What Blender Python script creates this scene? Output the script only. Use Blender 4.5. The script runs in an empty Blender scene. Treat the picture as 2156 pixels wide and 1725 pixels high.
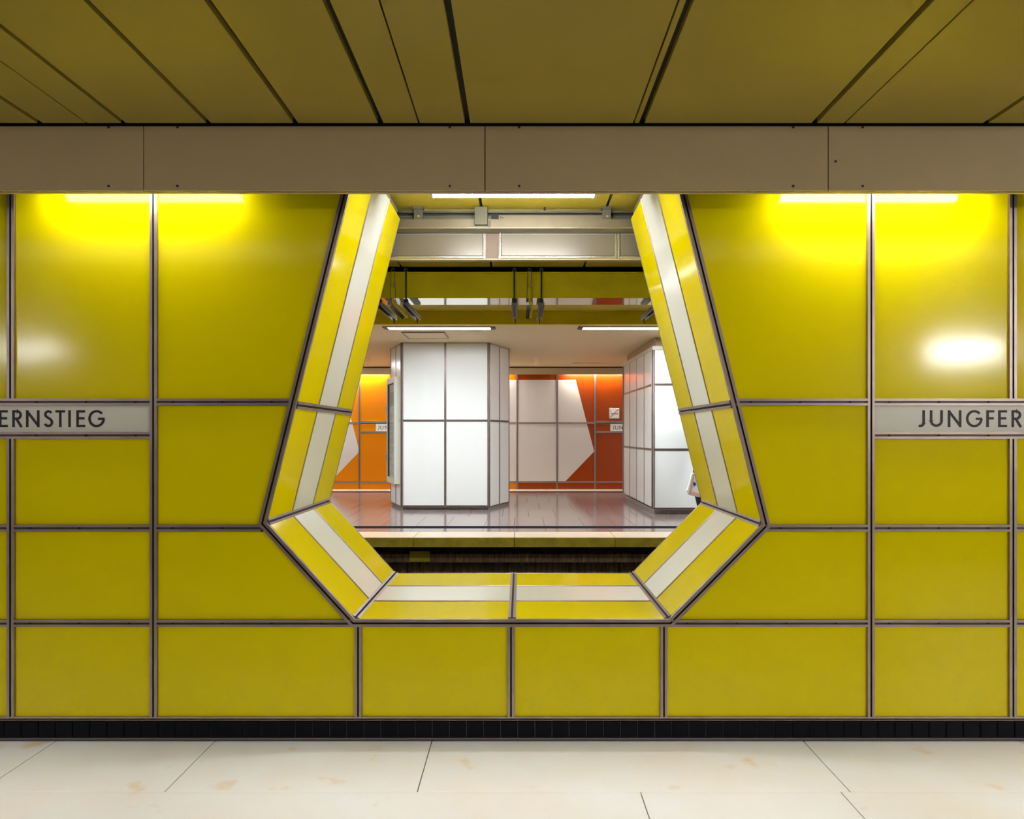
import bpy, bmesh, math, random
from mathutils import Vector, Matrix
random.seed(7)
sc = bpy.context.scene
C = sc.collection

# ------------------------------------------------------------------ camera
F = 1607.0; VX, VY, EYE = 1094.0, 915.0, 1.6          # focal length / horizon of the photograph (2156 x 1725)
cam_d = bpy.data.cameras.new('camera'); cam = bpy.data.objects.new('camera', cam_d); C.objects.link(cam)
cam.location = (0, 0, EYE); cam.rotation_euler = (math.pi/2, 0, 0)
cam_d.sensor_fit = 'HORIZONTAL'; cam_d.sensor_width = 36.0; cam_d.lens = 36.0*F/2156
cam_d.shift_x = -(VX-1078)/2156; cam_d.shift_y = (VY-862.5)/2156
cam_d.clip_start = 0.05; cam_d.clip_end = 100
sc.camera = cam
# ------------------------------------------------------------------ world, exposure
w = bpy.data.worlds.new('world'); sc.world = w; w.use_nodes = True
w.node_tree.nodes['Background'].inputs[0].default_value = (0.5, 0.5, 0.5, 1)
w.node_tree.nodes['Background'].inputs[1].default_value = 0.02
vs = sc.view_settings
vs.view_transform = 'Standard'; vs.look = 'None'; vs.gamma = 1.0; vs.use_curve_mapping = False
vs.exposure = 0.0
E_COVE, E_CENTRE, E_ROOM, E_FILL, E_FAR, E_FARCOVE = 31.0, 100.0, 62.0, 1.5, 80.0, 66.0
E_TRACK_FILL = 10.0
W_DOWN = 6.3                                             # watts of each added, unseen downlight over the platform     # lamp radiances

# ------------------------------------------------------------------ geometry helpers
def PX(px, d): return (px-VX)*d/F
def PZ(py, d): return EYE+(VY-py)*d/F

def setp(o, label=None, cat=None, group=None, kind=None):
    if label: o['label'] = label
    if cat: o['category'] = cat
    if group: o['group'] = group
    if kind: o['kind'] = kind
    return o
def empty(name, loc=(0,0,0), **k):
    o = bpy.data.objects.new(name, None); C.objects.link(o); o.location = loc; o.empty_display_size = 0.1
    return setp(o, **k)
def link(name, me, parent=None, loc=None, **k):
    o = bpy.data.objects.new(name, me); C.objects.link(o)
    if parent is not None:
        o.parent = parent
        if loc is None: o.location = -wloc(parent)
        else: o.location = Vector(loc)-wloc(parent)
    elif loc is not None: o.location = loc
    return setp(o, **k)
def wloc(o):
    v = Vector(o.location)
    while o.parent is not None:
        o = o.parent; v = v+Vector(o.location)
    return v
def mesh(name, vs_, fs, mats, idx=None, smooth=False):
    me = bpy.data.meshes.new(name); me.from_pydata([tuple(v) for v in vs_], [], fs)
    for m in (mats if isinstance(mats, (list, tuple)) else [mats]): me.materials.append(m)
    if idx: me.polygons.foreach_set('material_index', idx)
    if smooth: me.polygons.foreach_set('use_smooth', [True]*len(me.polygons))
    bm = bmesh.new(); bm.from_mesh(me); bmesh.ops.recalc_face_normals(bm, faces=bm.faces[:]); bm.to_mesh(me); bm.free()
    return me
class MB:
    def __init__(s): s.v = []; s.f = []; s.i = []
    def add(s, vs_, fs, mi=0):
        n = len(s.v); s.v += [Vector(v) for v in vs_]; s.f += [tuple(a+n for a in f) for f in fs]; s.i += [mi]*len(fs)
    def box(s, x0, x1, y0, y1, z0, z1, mi=0):
        s.add([(x0,y0,z0),(x1,y0,z0),(x1,y1,z0),(x0,y1,z0),(x0,y0,z1),(x1,y0,z1),(x1,y1,z1),(x0,y1,z1)],
              [(0,3,2,1),(4,5,6,7),(0,1,5,4),(1,2,6,5),(2,3,7,6),(3,0,4,7)], mi)
    def prism(s, pts, off, mi=0):
        n = len(pts); off = Vector(off); pts = [Vector(p) for p in pts]
        s.add(pts+[p+off for p in pts], [tuple(range(n)), tuple(range(2*n-1, n-1, -1))]+[(i,(i+1)%n,n+(i+1)%n,n+i) for i in range(n)], mi)
    def tube(s, a, b, r, n=8, mi=0, r2=None):
        a = Vector(a); b = Vector(b); d = (b-a).normalized(); r2 = r if r2 is None else r2
        u = d.orthogonal().normalized(); v = d.cross(u)
        ring = lambda c, q: [c+(u*math.cos(2*math.pi*k/n)+v*math.sin(2*math.pi*k/n))*q for k in range(n)]
        s.add(ring(a, r)+ring(b, r2), [tuple(range(n)), tuple(range(2*n-1, n-1, -1))]+[(i,(i+1)%n,n+(i+1)%n,n+i) for i in range(n)], mi)
    def extrude(s, A, B, uA, uB, nrm, prof, mis):
        n = len(prof); nrm = Vector(nrm)
        va = [A+uA*p[0]+nrm*p[1] for p in prof]; vb = [B+uB*p[0]+nrm*p[1] for p in prof]
        base = len(s.v); s.v += va+vb
        for i in range(n):
            s.f.append((base+i, base+(i+1)%n, base+n+(i+1)%n, base+n+i)); s.i.append(mis[i])
        s.f.append(tuple(base+i for i in range(n))); s.i.append(0)
        s.f.append(tuple(base+n+i for i in range(n-1, -1, -1))); s.i.append(0)
    def build(s, name, mats, parent=None, smooth=False, bevel=0, **k):
        me = mesh(name, s.v, s.f, mats, s.i, smooth)
        o = link(name, me, parent, **k)
        if bevel:
            m = o.modifiers.new('bevel', 'BEVEL'); m.width = bevel; m.segments = 2; m.limit_method = 'ANGLE'
        return o
def box_ob(name, x0, x1, y0, y1, z0, z1, mat, parent=None, bevel=0, **k):
    b = MB(); b.box(x0, x1, y0, y1, z0, z1); return b.build(name, mat, parent, bevel=bevel, **k)

# 2D convex polygons
def clip(poly, p, n):
    """keep the side where (q-p).n >= 0"""
    out = []; m = len(poly)
    for i in range(m):
        a, b = poly[i], poly[(i+1)%m]
        da = (a[0]-p[0])*n[0]+(a[1]-p[1])*n[1]; db = (b[0]-p[0])*n[0]+(b[1]-p[1])*n[1]
        if da >= 0: out.append(a)
        if da*db < 0:
            t = da/(da-db); out.append((a[0]+(b[0]-a[0])*t, a[1]+(b[1]-a[1])*t))
    return out
def area(poly): return 0.5*sum(poly[i][0]*poly[(i+1)%len(poly)][1]-poly[(i+1)%len(poly)][0]*poly[i][1] for i in range(len(poly)))
def ccw(poly): return poly if area(poly) > 0 else poly[::-1]
def inset(poly, d):
    poly = ccw(poly); res = poly
    for i in range(len(poly)):
        a, b = poly[i], poly[(i+1)%len(poly)]
        l = math.hypot(b[0]-a[0], b[1]-a[1])
        if l < 1e-6: continue
        n = (-(b[1]-a[1])/l, (b[0]-a[0])/l)
        res = clip(res, (a[0]+n[0]*d, a[1]+n[1]*d), n)
    return res
def rect(x0, x1, z0, z1): return [(x0,z0),(x1,z0),(x1,z1),(x0,z1)]
def plate(name, poly, O, U, V, N, t, mat, parent, b=0.004, **k):
    """convex plate on the plane O,U,V, standing t proud along N, with a chamfered front edge"""
    poly = ccw(poly)
    O, U, V, N = Vector(O), Vector(U), Vector(V), Vector(N)
    P = lambda q, h: O+U*q[0]+V*q[1]+N*h
    ins = inset(poly, b) if b else poly
    if len(ins) != len(poly): b = 0; ins = poly
    n = len(poly); vs_ = [P(q, 0) for q in poly]
    fs = [tuple(range(n))]
    rings = [poly]
    if b:
        vs_ += [P(q, t-b*0.7) for q in poly]; vs_ += [P(q, t) for q in align(ins, poly)]; rings = 3
    else:
        vs_ += [P(q, t) for q in poly]; rings = 2
    for r in range(rings-1):
        for i in range(n): fs.append((r*n+i, r*n+(i+1)%n, (r+1)*n+(i+1)%n, (r+1)*n+i))
    fs.append(tuple((rings-1)*n+i for i in range(n)))
    return link(name, mesh(name, vs_, fs, mat), parent, **k)
def align(a, b):
    """rotate list a so that its first point is closest to b's first point"""
    k = min(range(len(a)), key=lambda i: (a[i][0]-b[0][0])**2+(a[i][1]-b[0][1])**2)
    return a[k:]+a[:k]

# ------------------------------------------------------------------ materials
def mat(name, col, rough=0.5, metal=0.0, spec=0.5, coat=0.0, var=0.0, vscale=3.0, bump=0.0, bscale=6.0, emit=None, es=0.0, col2=None, stretch=None, spots=None):
    m = bpy.data.materials.new(name); m.use_nodes = True
    nt = m.node_tree; bs = nt.nodes['Principled BSDF']; L = nt.links.new
    bs.inputs['Base Color'].default_value = (*col, 1); bs.inputs['Roughness'].default_value = rough
    bs.inputs['Metallic'].default_value = metal; bs.inputs['Specular IOR Level'].default_value = spec
    bs.inputs['Coat Weight'].default_value = coat
    if emit: bs.inputs['Emission Color'].default_value = (*emit, 1); bs.inputs['Emission Strength'].default_value = es
    tc = None
    if var or bump or spots:
        tc = nt.nodes.new('ShaderNodeNewGeometry'); pos = tc.outputs['Position']
        if stretch:
            mp = nt.nodes.new('ShaderNodeVectorMath'); mp.operation = 'MULTIPLY'; mp.inputs[1].default_value = stretch
            L(pos, mp.inputs[0]); pos = mp.outputs[0]
    base = None
    if var:
        nz = nt.nodes.new('ShaderNodeTexNoise'); nz.inputs['Scale'].default_value = vscale; nz.inputs['Detail'].default_value = 6
        nz.inputs['Roughness'].default_value = 0.6
        L(pos, nz.inputs['Vector'])
        cr = nt.nodes.new('ShaderNodeValToRGB'); e = cr.color_ramp.elements
        c2 = col2 or tuple(c*(1-var) for c in col)
        e[0].position = 0.35; e[0].color = (*c2, 1); e[1].position = 0.65; e[1].color = (*col, 1)
        L(nz.outputs['Fac'], cr.inputs['Fac']); L(cr.outputs['Color'], bs.inputs['Base Color']); base = cr.outputs['Color']
    if spots:
        sscale, scol, thr = spots
        n2 = nt.nodes.new('ShaderNodeTexNoise'); n2.inputs['Scale'].default_value = sscale; n2.inputs['Detail'].default_value = 3
        L(pos, n2.inputs['Vector'])
        r2 = nt.nodes.new('ShaderNodeValToRGB'); r2.color_ramp.elements[0].position = thr; r2.color_ramp.elements[1].position = thr+0.12
        L(n2.outputs['Fac'], r2.inputs['Fac'])
        mx = nt.nodes.new('ShaderNodeMix'); mx.data_type = 'RGBA'
        L(r2.outputs['Color'], mx.inputs['Factor'])
        if base is not None: L(base, mx.inputs['A'])
        else: mx.inputs['A'].default_value = (*col, 1)
        mx.inputs['B'].default_value = (*scol, 1); L(mx.outputs['Result'], bs.inputs['Base Color'])
    if bump:
        nb = nt.nodes.new('ShaderNodeTexNoise'); nb.inputs['Scale'].default_value = bscale; nb.inputs['Detail'].default_value = 2
        L(pos, nb.inputs['Vector'])
        bp = nt.nodes.new('ShaderNodeBump'); bp.inputs['Strength'].default_value = bump; bp.inputs['Distance'].default_value = 0.02
        L(nb.outputs['Fac'], bp.inputs['Height']); L(bp.outputs['Normal'], bs.inputs['Normal'])
    return m
def enamel(name, col, rough=0.12, gl=0.22, bump=0.05):
    m = mat(name, col, rough, var=0.04, vscale=1.5, bump=bump, bscale=2.2, spots=(38, tuple(c*0.5 for c in col), 0.765)); nt = m.node_tree; L = nt.links.new
    bs = nt.nodes['Principled BSDF']; out = nt.nodes['Material Output']
    cl_ = bs.inputs['Base Color'].links[0].from_socket; nm = bs.inputs['Normal'].links[0].from_socket
    df = nt.nodes.new('ShaderNodeBsdfDiffuse'); go = nt.nodes.new('ShaderNodeBsdfGlossy'); fr = nt.nodes.new('ShaderNodeFresnel')
    fr.inputs['IOR'].default_value = 1.45; go.inputs['Roughness'].default_value = rough
    mu = nt.nodes.new('ShaderNodeMath'); mu.operation = 'MULTIPLY_ADD'; mu.inputs[1].default_value = gl; mu.inputs[2].default_value = 0.013
    mx = nt.nodes.new('ShaderNodeMixShader')
    L(cl_, df.inputs['Color']); L(nm, go.inputs['Normal']); L(nm, fr.inputs['Normal'])
    L(fr.outputs[0], mu.inputs[0]); L(mu.outputs[0], mx.inputs[0]); L(df.outputs[0], mx.inputs[1]); L(go.outputs[0], mx.inputs[2]); L(mx.outputs[0], out.inputs['Surface'])
    nt.nodes.remove(bs); return m
M = {}
M['yellow'] = enamel('yellow_enamel', (0.82, 0.695, 0.0))
M['white'] = mat('white_enamel', (0.88, 0.92, 0.92), 0.22, spec=0.4, bump=0.06, bscale=2.2)
M['alu'] = mat('aluminium', (0.40, 0.32, 0.30), 0.38, metal=0.75, var=0.18, vscale=9)
M['alu_bright'] = mat('bright_aluminium', (0.72, 0.72, 0.70), 0.25, metal=0.9)
M['groove'] = mat('dark_groove', (0.03, 0.024, 0.03), 0.6)
M['groove_grey'] = mat('grey_groove', (0.12, 0.10, 0.10), 0.5, metal=0.4)
M['black'] = mat('black_rubber', (0.01, 0.01, 0.012), 0.6)
M['tile'] = mat('black_glazed_tile', (0.006, 0.007, 0.012), 0.3, spec=0.06)
M['grout'] = mat('grey_grout', (0.24, 0.21, 0.20), 0.9)
M['marble'] = mat('cream_marble', (0.84, 0.86, 0.91), 0.4, spec=0.3, var=1, vscale=1.7, col2=(0.84, 0.80, 0.78), spots=(5.0, (0.78, 0.62, 0.44), 0.64))
M['joint'] = mat('brown_joint', (0.25, 0.15, 0.10), 0.9)
M['fascia'] = mat('beige_sheet_metal', (0.52, 0.41, 0.25), 0.45, spec=0.25, var=0.05, vscale=2)
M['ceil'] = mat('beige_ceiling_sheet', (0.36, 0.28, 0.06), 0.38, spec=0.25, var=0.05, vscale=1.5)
M['dark'] = mat('dark_void', (0.012, 0.012, 0.012), 0.9)
M['concrete'] = mat('tunnel_concrete', (0.22, 0.20, 0.17), 0.9, var=0.4, vscale=4)
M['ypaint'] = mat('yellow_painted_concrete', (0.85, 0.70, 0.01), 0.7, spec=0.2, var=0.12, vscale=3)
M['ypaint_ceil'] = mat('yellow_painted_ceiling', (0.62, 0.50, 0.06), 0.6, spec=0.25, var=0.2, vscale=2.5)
M['ycoping'] = mat('yellow_kerb', (0.85, 0.70, 0.08), 0.8, spec=0.2, var=0.25, vscale=9, spots=(28, (0.1, 0.08, 0.02), 0.70))  # yellow tone with scattered dark spots
M['coping'] = mat('pale_coping_stone', (0.80, 0.66, 0.48), 0.35, var=0.08, vscale=4)
M['granite'] = mat('polished_granite', (0.30, 0.235, 0.22), 0.13, spec=0.5, var=0.15, vscale=6)
M['blackstone'] = mat('black_stone', (0.02, 0.02, 0.03), 0.9, spec=0.0)
M['plinth'] = mat('speckled_granite', (0.42, 0.38, 0.34), 0.6, var=0.6, vscale=60)
M['farceil'] = mat('cream_ceiling', (0.84, 0.68, 0.40), 0.55, spec=0.3)
M['orange'] = mat('orange_enamel', (0.68, 0.21, 0.001), 0.25, spec=0.3, bump=0.05, bscale=2)
M['red'] = mat('red_enamel', (0.31, 0.043, 0.001), 0.25, spec=0.3, bump=0.05, bscale=2)
M['greywhite'] = mat('pale_enamel', (0.66, 0.62, 0.58), 0.25, spec=0.4, bump=0.05, bscale=2)
M['sign'] = mat('sign_plate', (0.80, 0.81, 0.77), 0.3, spec=0.3)
M['ink'] = mat('sign_ink', (0.018, 0.012, 0.035), 0.5)
M['lampbody'] = mat('lamp_housing', (0.75, 0.75, 0.75), 0.4)
M['redink'] = mat('red_print', (0.45, 0.01, 0.03), 0.5)
M['grime'] = mat('grimy_concrete', (0.42, 0.30, 0.22), 0.9, var=1, vscale=3, col2=(0.20, 0.14, 0.10), stretch=(9, 1, 0.8), spots=(7, (0.75, 0.55, 0.12), 0.58))
M['brownplate'] = mat('brown_plate', (0.16, 0.11, 0.08), 0.5)
M['steel'] = mat('galvanised_steel', (0.14, 0.135, 0.10), 0.45, metal=0.4, var=0.2, vscale=8)
M['dgreen'] = mat('dark_green_metal', (0.02, 0.045, 0.03), 0.5, metal=0.3)
M['channel'] = mat('channel_metal', (0.16, 0.15, 0.13), 0.45, metal=0.6)
M['panelglass'] = mat('pale_lightbox_panel', (0.17, 0.15, 0.12), 0.28, spec=0.5)
M['caseframe'] = mat('cream_case_frame', (0.72, 0.71, 0.62), 0.4)
M['poster'] = mat('printed_timetable', (0.72, 0.73, 0.72), 0.6, var=1, vscale=5, col2=(0.45, 0.46, 0.47), stretch=(0.4, 0.4, 6))
M['printgrey'] = mat('grey_print', (0.35, 0.36, 0.38), 0.6)
M['skin'] = mat('skin', (0.56, 0.33, 0.24), 0.5)
M['trousers'] = mat('dark_trousers', (0.012, 0.010, 0.022), 0.8)
M['jacket'] = mat('dark_jacket', (0.05, 0.05, 0.07), 0.8)
M['hair'] = mat('brown_hair', (0.06, 0.03, 0.015), 0.5)
M['shoe'] = mat('dark_shoe', (0.02, 0.02, 0.02), 0.5)
M['tote'] = mat('white_tote_cloth', (0.82, 0.81, 0.80), 0.8, bump=0.15, bscale=14)
M['totepink'] = mat('pink_cloth', (0.80, 0.46, 0.40), 0.8)
M['strap'] = mat('tan_strap', (0.55, 0.42, 0.28), 0.7)
M['blueprint'] = mat('blue_print', (0.02, 0.02, 0.22), 0.6)
gl = bpy.data.materials.new('case_glass'); gl.use_nodes = True; _n = gl.node_tree.nodes; _n.remove(_n['Principled BSDF'])
_t = _n.new('ShaderNodeBsdfTransparent'); _g = _n.new('ShaderNodeBsdfGlossy'); _g.inputs['Roughness'].default_value = 0.03; _m = _n.new('ShaderNodeMixShader'); _m.inputs[0].default_value = 0.07
_t.inputs[0].default_value = (0.93, 0.96, 0.95, 1)
gl.node_tree.links.new(_t.outputs[0], _m.inputs[1]); gl.node_tree.links.new(_g.outputs[0], _m.inputs[2]); gl.node_tree.links.new(_m.outputs[0], _n['Material Output'].inputs['Surface'])
M['glass'] = gl
def lampmat(name, s, c=(1.0, 0.97, 0.93)): return mat(name, (0.9, 0.9, 0.9), 0.4, emit=c, es=s)
M['em_centre'] = lampmat('lit_tube_centre', E_CENTRE); M['em_fill'] = lampmat('lit_fill_trough', E_FILL)
M['em_room_strong'] = lampmat('lit_diffuser_strong', E_ROOM*3.1); M['em_cove_new'] = lampmat('lit_tube_cove_new', E_COVE*1.75)
M['em_cove'] = lampmat('lit_tube_cove', E_COVE); M['em_room'] = lampmat('lit_diffuser_room', E_ROOM)
M['em_far'] = lampmat('lit_diffuser_far', E_FAR, (0.94, 0.98, 1.0)); M['em_track_fill'] = lampmat('lit_track_fill', E_TRACK_FILL); M['em_farcove'] = lampmat('lit_tube_far', E_FARCOVE, (1.0, 0.95, 0.86))

# aluminium bar profiles: (across, height), material index of the face that starts at the point
def prof(wd, h, g=0.3, deep=0.75):
    a = wd/2; q = wd*g/2
    return [(-a,0),(-a,h),(-q,h),(-q,h*(1-deep)),(q,h*(1-deep)),(q,h),(a,h),(a,0)], [0,0,1,1,1,0,0,0]
def bar(name, A, B, N, parent, wd=0.037, h=0.014, g=0.26, mats=None, uA=None, uB=None, deep=0.75, **k):
    A, B, N = Vector(A), Vector(B), Vector(N).normalized()
    u = (B-A).normalized().cross(N).normalized()
    uA = u if uA is None else uA; uB = u if uB is None else uB
    b = MB(); p, mi = prof(wd, h, g, deep); b.extrude(A, B, uA, uB, N, p, mi)
    return b.build(name, mats or [M['alu'], M['groove']], parent, **k)
def flatbar(name, A, B, N, parent, wd, h, m, **k):
    A, B, N = Vector(A), Vector(B), Vector(N).normalized()
    u = (B-A).normalized().cross(N).normalized()
    b = MB(); b.extrude(A, B, u, u, N, [(-wd/2,0),(-wd/2,h*0.6),(-wd/2+h*0.4,h),(wd/2-h*0.4,h),(wd/2,h*0.6),(wd/2,0)], [0]*6)
    return b.build(name, m, parent, **k)

# =================================================================== NEAR PLATFORM
D = 4.0; XW = 9.0; CEIL = PZ(263, 3.72); TR_CEIL = EYE+1.6; BACK = -6.0
wx = lambda px: PX(px, D)
wz = lambda py: PZ(py, D)
OPEN = [(wx(760),wz(312)), (wx(563),wz(1100)), (wx(748),wz(1303)), (wx(1407),wz(1303)), (wx(1603),wz(1104)), (wx(1403),wz(306))]
DB = 5.306

# --- floor with its stone slabs
b = MB(); b.box(-XW, XW, -1.2, 2.245, -0.2, 0.0); b.box(-XW, XW, 2.245, 4.2, -0.2, -0.014, 1)
floor = b.build('floor', [M['marble'], M['joint']], label='pale cream marble platform floor in front of the yellow wall', cat='floor', kind='structure')
rows = [(3.415, 3.985, [-4.6,-3.4,-2.42,-1.59,-0.458,1.48,2.61,3.6,4.6]), (2.83, 3.415, [-4.6,-2.9,0.541,1.437,3.0,4.6]), (2.245, 2.83, [-4.6,-3.6,-2.1,-0.5,1.0,2.4,4.6])]
for y0, y1, xs in rows:
    for a, c in zip(xs, xs[1:]):
        g = 0.0025
        plate('marble_slab', rect(a+g, c-g, y0+g*0.4, y1-g*0.4), (0,0,-0.014), (1,0,0), (0,1,0), (0,0,1), 0.014, M['marble'], floor, b=0.002)
for x0, x1 in ((-XW, -4.6), (4.6, XW)): box_ob('marble_slab', x0, x1, 2.245, 3.985, -0.014, 0, M['marble'], floor)

# --- ceiling with its sheet panels
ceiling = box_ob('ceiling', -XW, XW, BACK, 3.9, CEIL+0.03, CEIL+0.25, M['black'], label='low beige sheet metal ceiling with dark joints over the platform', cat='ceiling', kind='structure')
cj = [(-1100,10),(-460,10),(-95,10),(90,10),(187,3),(265,9),(443,9),(625,10),(803,11),(883,3),(985,11),(1333,3),(1350,11),(1711,11),(1775,3),(2070,11),(2430,11),(2790,11),(3300,11)]
for (a, ga), (c, gc) in zip(cj, cj[1:]):
    x0 = PX(a, 3.72)+ga*0.0012; x1 = PX(c, 3.72)-gc*0.0012
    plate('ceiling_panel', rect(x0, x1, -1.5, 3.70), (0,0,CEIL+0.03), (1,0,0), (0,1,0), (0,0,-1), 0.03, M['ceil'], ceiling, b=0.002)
for x0, x1, y0, y1 in ((-XW, PX(-1100,3.72)-0.01, -1.5, 3.7), (PX(3300,3.72)+0.01, XW, -1.5, 3.7), (-XW, XW, BACK, -1.51)):
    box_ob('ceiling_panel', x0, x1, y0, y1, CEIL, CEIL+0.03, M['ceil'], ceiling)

# --- fascia that hides the cove lamps
FY = 3.72; fz0, fz1 = PZ(402, FY), PZ(263, FY)-0.006
trim = box_ob('trim_1', -XW, XW, FY+0.012, FY+0.022, fz0, CEIL+0.04, M['dark'], label='long beige metal fascia above the yellow wall', cat='fascia', kind='structure')
fj = [-2700,-1141,-420,302,1021,1744,2465,3186,4900]
for a, c in zip(fj, fj[1:]):
    x0, x1 = max(-XW, PX(a,FY))+0.0022, min(XW, PX(c,FY))-0.0022
    plate('fascia_panel', rect(x0, x1, fz0, fz1), (0,FY+0.012,0), (1,0,0), (0,0,1), (0,-1,0), 0.012, M['fascia'], trim, b=0.0015)
sm = MB(); sm.tube((0,0,0), (0,-0.004,0), 0.006, 8); sm = mesh('fascia_screw', sm.v, sm.f, M['groove'])
for px in (229, 374, 947, 1093, 1670, 1816):
    for py in (268, 392): link('fascia_screw', sm, trim, loc=(PX(px,FY), FY, PZ(py,FY)))
link('fascia_screw', sm, trim, loc=(PX(1759,FY), FY, PZ(340,FY)))
box_ob('fascia_lip', -XW, XW, FY+0.012, FY+0.05, fz0, fz0+0.004, M['fascia'], trim)

# --- the yellow wall: core block, panels, aluminium bars
off = 0.03
def outward(i, d):
    """opening corner i moved outwards by d (mitred)"""
    n = len(OPEN); p = Vector(OPEN[i])
    def en(a, c):
        e = (Vector(OPEN[c])-Vector(OPEN[a])).normalized(); nn = Vector((e.y, -e.x))
        return nn if nn.dot((Vector(OPEN[a])+Vector(OPEN[c]))/2-Vector((0.0,1.6))) > 0 else -nn
    if i == 0: return p+en(0,1)*d
    if i == n-1: return p+en(n-2,n-1)*d
    a, c = en(i-1, i), en(i, i+1); m = (a+c).normalized()
    return p+m*(d/m.dot(a))
oc = [outward(i, off) for i in range(6)]
def ext_top(i, j, d=off, z=CEIL+0.05):
    a, c = outward(i, d), outward(j, d); t = (z-c.y)/(a.y-c.y); return c+(a-c)*t
tl, tr = ext_top(0,1), ext_top(5,4)
b = MB()
b.prism([(-XW,D+0.012,-0.2),(oc[2].x,D+0.012,-0.2),(oc[2].x,D+0.012,oc[2].y),(oc[1].x,D+0.012,oc[1].y),(tl.x,D+0.012,tl.y),(-XW,D+0.012,tl.y)], (0,DB-D-0.012,0))
b.prism([(XW,D+0.012,-0.2),(oc[3].x,D+0.012,-0.2),(oc[3].x,D+0.012,oc[3].y),(oc[4].x,D+0.012,oc[4].y),(tr.x,D+0.012,tr.y),(XW,D+0.012,tr.y)], (0,DB-D-0.012,0))
b.prism([(oc[2].x,D+0.012,-0.2),(oc[3].x,D+0.012,-0.2),(oc[3].x,D+0.012,oc[3].y),(oc[2].x,D+0.012,oc[2].y)], (0,DB-D-0.012,0))
wall = b.build('wall_front', M['concrete'], label='yellow enamel panel wall with a hexagonal opening', cat='wall', kind='structure')
WN = (0,-1,0)
def wpanel(px0, px1, py0, py1, clips=(), m='yellow', name='wall_panel'):
    poly = rect(wx(px0), wx(px1), wz(py1), wz(py0))
    for p, n in clips: poly = clip(poly, p, n)
    if len(poly) > 2: plate(name, poly, (0,D+0.012,0), (1,0,0), (0,0,1), WN, 0.012, M[m], wall, b=0.003)
FWD = 0.040                                               # frame bar width round the opening
def cl(i, j):
    a, c = outward(i, FWD-0.004), outward(j, FWD-0.004); e = (c-a).normalized(); nn = Vector((e.y, -e.x))
    if nn.dot(a-Vector((0.0,1.6))) < 0: nn = -nn
    return ((a.x,a.y),(nn.x,nn.y))
CL01, CL12, CL34, CL45 = cl(0,1), cl(1,2), cl(3,4), cl(4,5)
TOP = 262
h = 7                                                    # half a bar in pixels
VL = [-875,-575,-275,25,325]; VR = [1832,2130,2430,2730,3030]
RS = [TOP, 847, 1112, 1312, 1511]
screws = MB()
def screw_row(A, B, N, step=0.26, start=0.08):
    A, B = Vector(A), Vector(B); L = (B-A).length; d = (B-A)/L; t = start
    while t < L-0.03:
        p = A+d*t+Vector(N)*0.002; screws.tube(p, p+Vector(N)*0.006, 0.0055, 6); t += step
def vbar(px, py0, py1, name='mullion'):
    bar(name, (wx(px),D,wz(py0)), (wx(px),D,wz(py1)), WN, wall)
    screw_row((wx(px),D,wz(py0)), (wx(px),D,wz(py1)), WN)
def hbar(px0, px1, py, name='transom', e=0.0):
    bar(name, (wx(px0),D,wz(py)), (wx(px1),D,wz(py)), WN, wall, mats=[M['alu'], M['groove_grey']], g=0.3)
    screw_row((wx(px0),D,wz(py)), (wx(px1),D,wz(py)), WN)
# side bays of plain columns; the name plates span two columns beside the opening
for cols, signpair in ((VL, (-275, 325)), (VR, (1832, 2430))):
    for a, c in zip(cols, cols[1:]):
        insign = signpair[0] <= a and c <= signpair[1]
        wpanel(a+h, c-h, TOP, 847-h)
        if insign: wpanel(a+h, c-h, 917+h, 1112-h)
        else: wpanel(a+h, c-h, 847+h, 1112-h)
        wpanel(a+h, c-h, 1112+h, 1312-h); wpanel(a+h, c-h, 1312+h, 1510)
        for py in (1112, 1312): hbar(a+h, c-h, py)
        if not insign: hbar(a+h, c-h, 847)
    hbar(signpair[0]+h, signpair[1]-h, 847); hbar(signpair[0]+h, signpair[1]-h, 917)
    for v in cols:
        if signpair[0] < v < signpair[1]: vbar(v, TOP, 847-h); vbar(v, 917+h, 1511)
        else: vbar(v, TOP, 1511)
# bays beside and under the opening
wpanel(325+h, 900, TOP, 847-h, (CL01,)); wpanel(325+h, 900, 847+h, 1112-h, (CL01,)); wpanel(325+h, 900, 1112+h, 1312-h, (CL12,))
wpanel(1300, 1832-h, TOP, 847-h, (CL45,)); wpanel(1300, 1832-h, 847+h, 1112-h, (CL45,)); wpanel(1300, 1832-h, 1112+h, 1312-h, (CL34,))
for a, c in ((325,755),(755,1076),(1076,1397),(1397,1832)): wpanel(a+h, c-h, 1312+h, 1510)
for v in (755,1076,1397): vbar(v, 1312+h, 1511)
hbar(325+h, 613, 847); hbar(325+h, 551, 1112); hbar(325+h, 740, 1312)
hbar(1548, 1832-h, 847); hbar(1611, 1832-h, 1112); hbar(1414, 1832-h, 1312)
# bottom rail
bar('bottom_rail', (wx(-875),D,wz(1513)), (wx(3030),D,wz(1513)), WN, wall, wd=0.024, h=0.012, mats=[M['alu'], M['groove_grey']])
# plain panels further along
for a, c in ((-2600,-875), (3030,4800)):
    x0, x1 = max(-XW, wx(a)), min(XW, wx(c))
    plate('wall_panel', rect(x0, x1, wz(1510), wz(TOP)), (0,D+0.012,0), (1,0,0), (0,0,1), WN, 0.012, M['yellow'], wall, b=0.003)
sb = screws.build('bar_fixing', M['black'], wall, kind='stuff')

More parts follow.
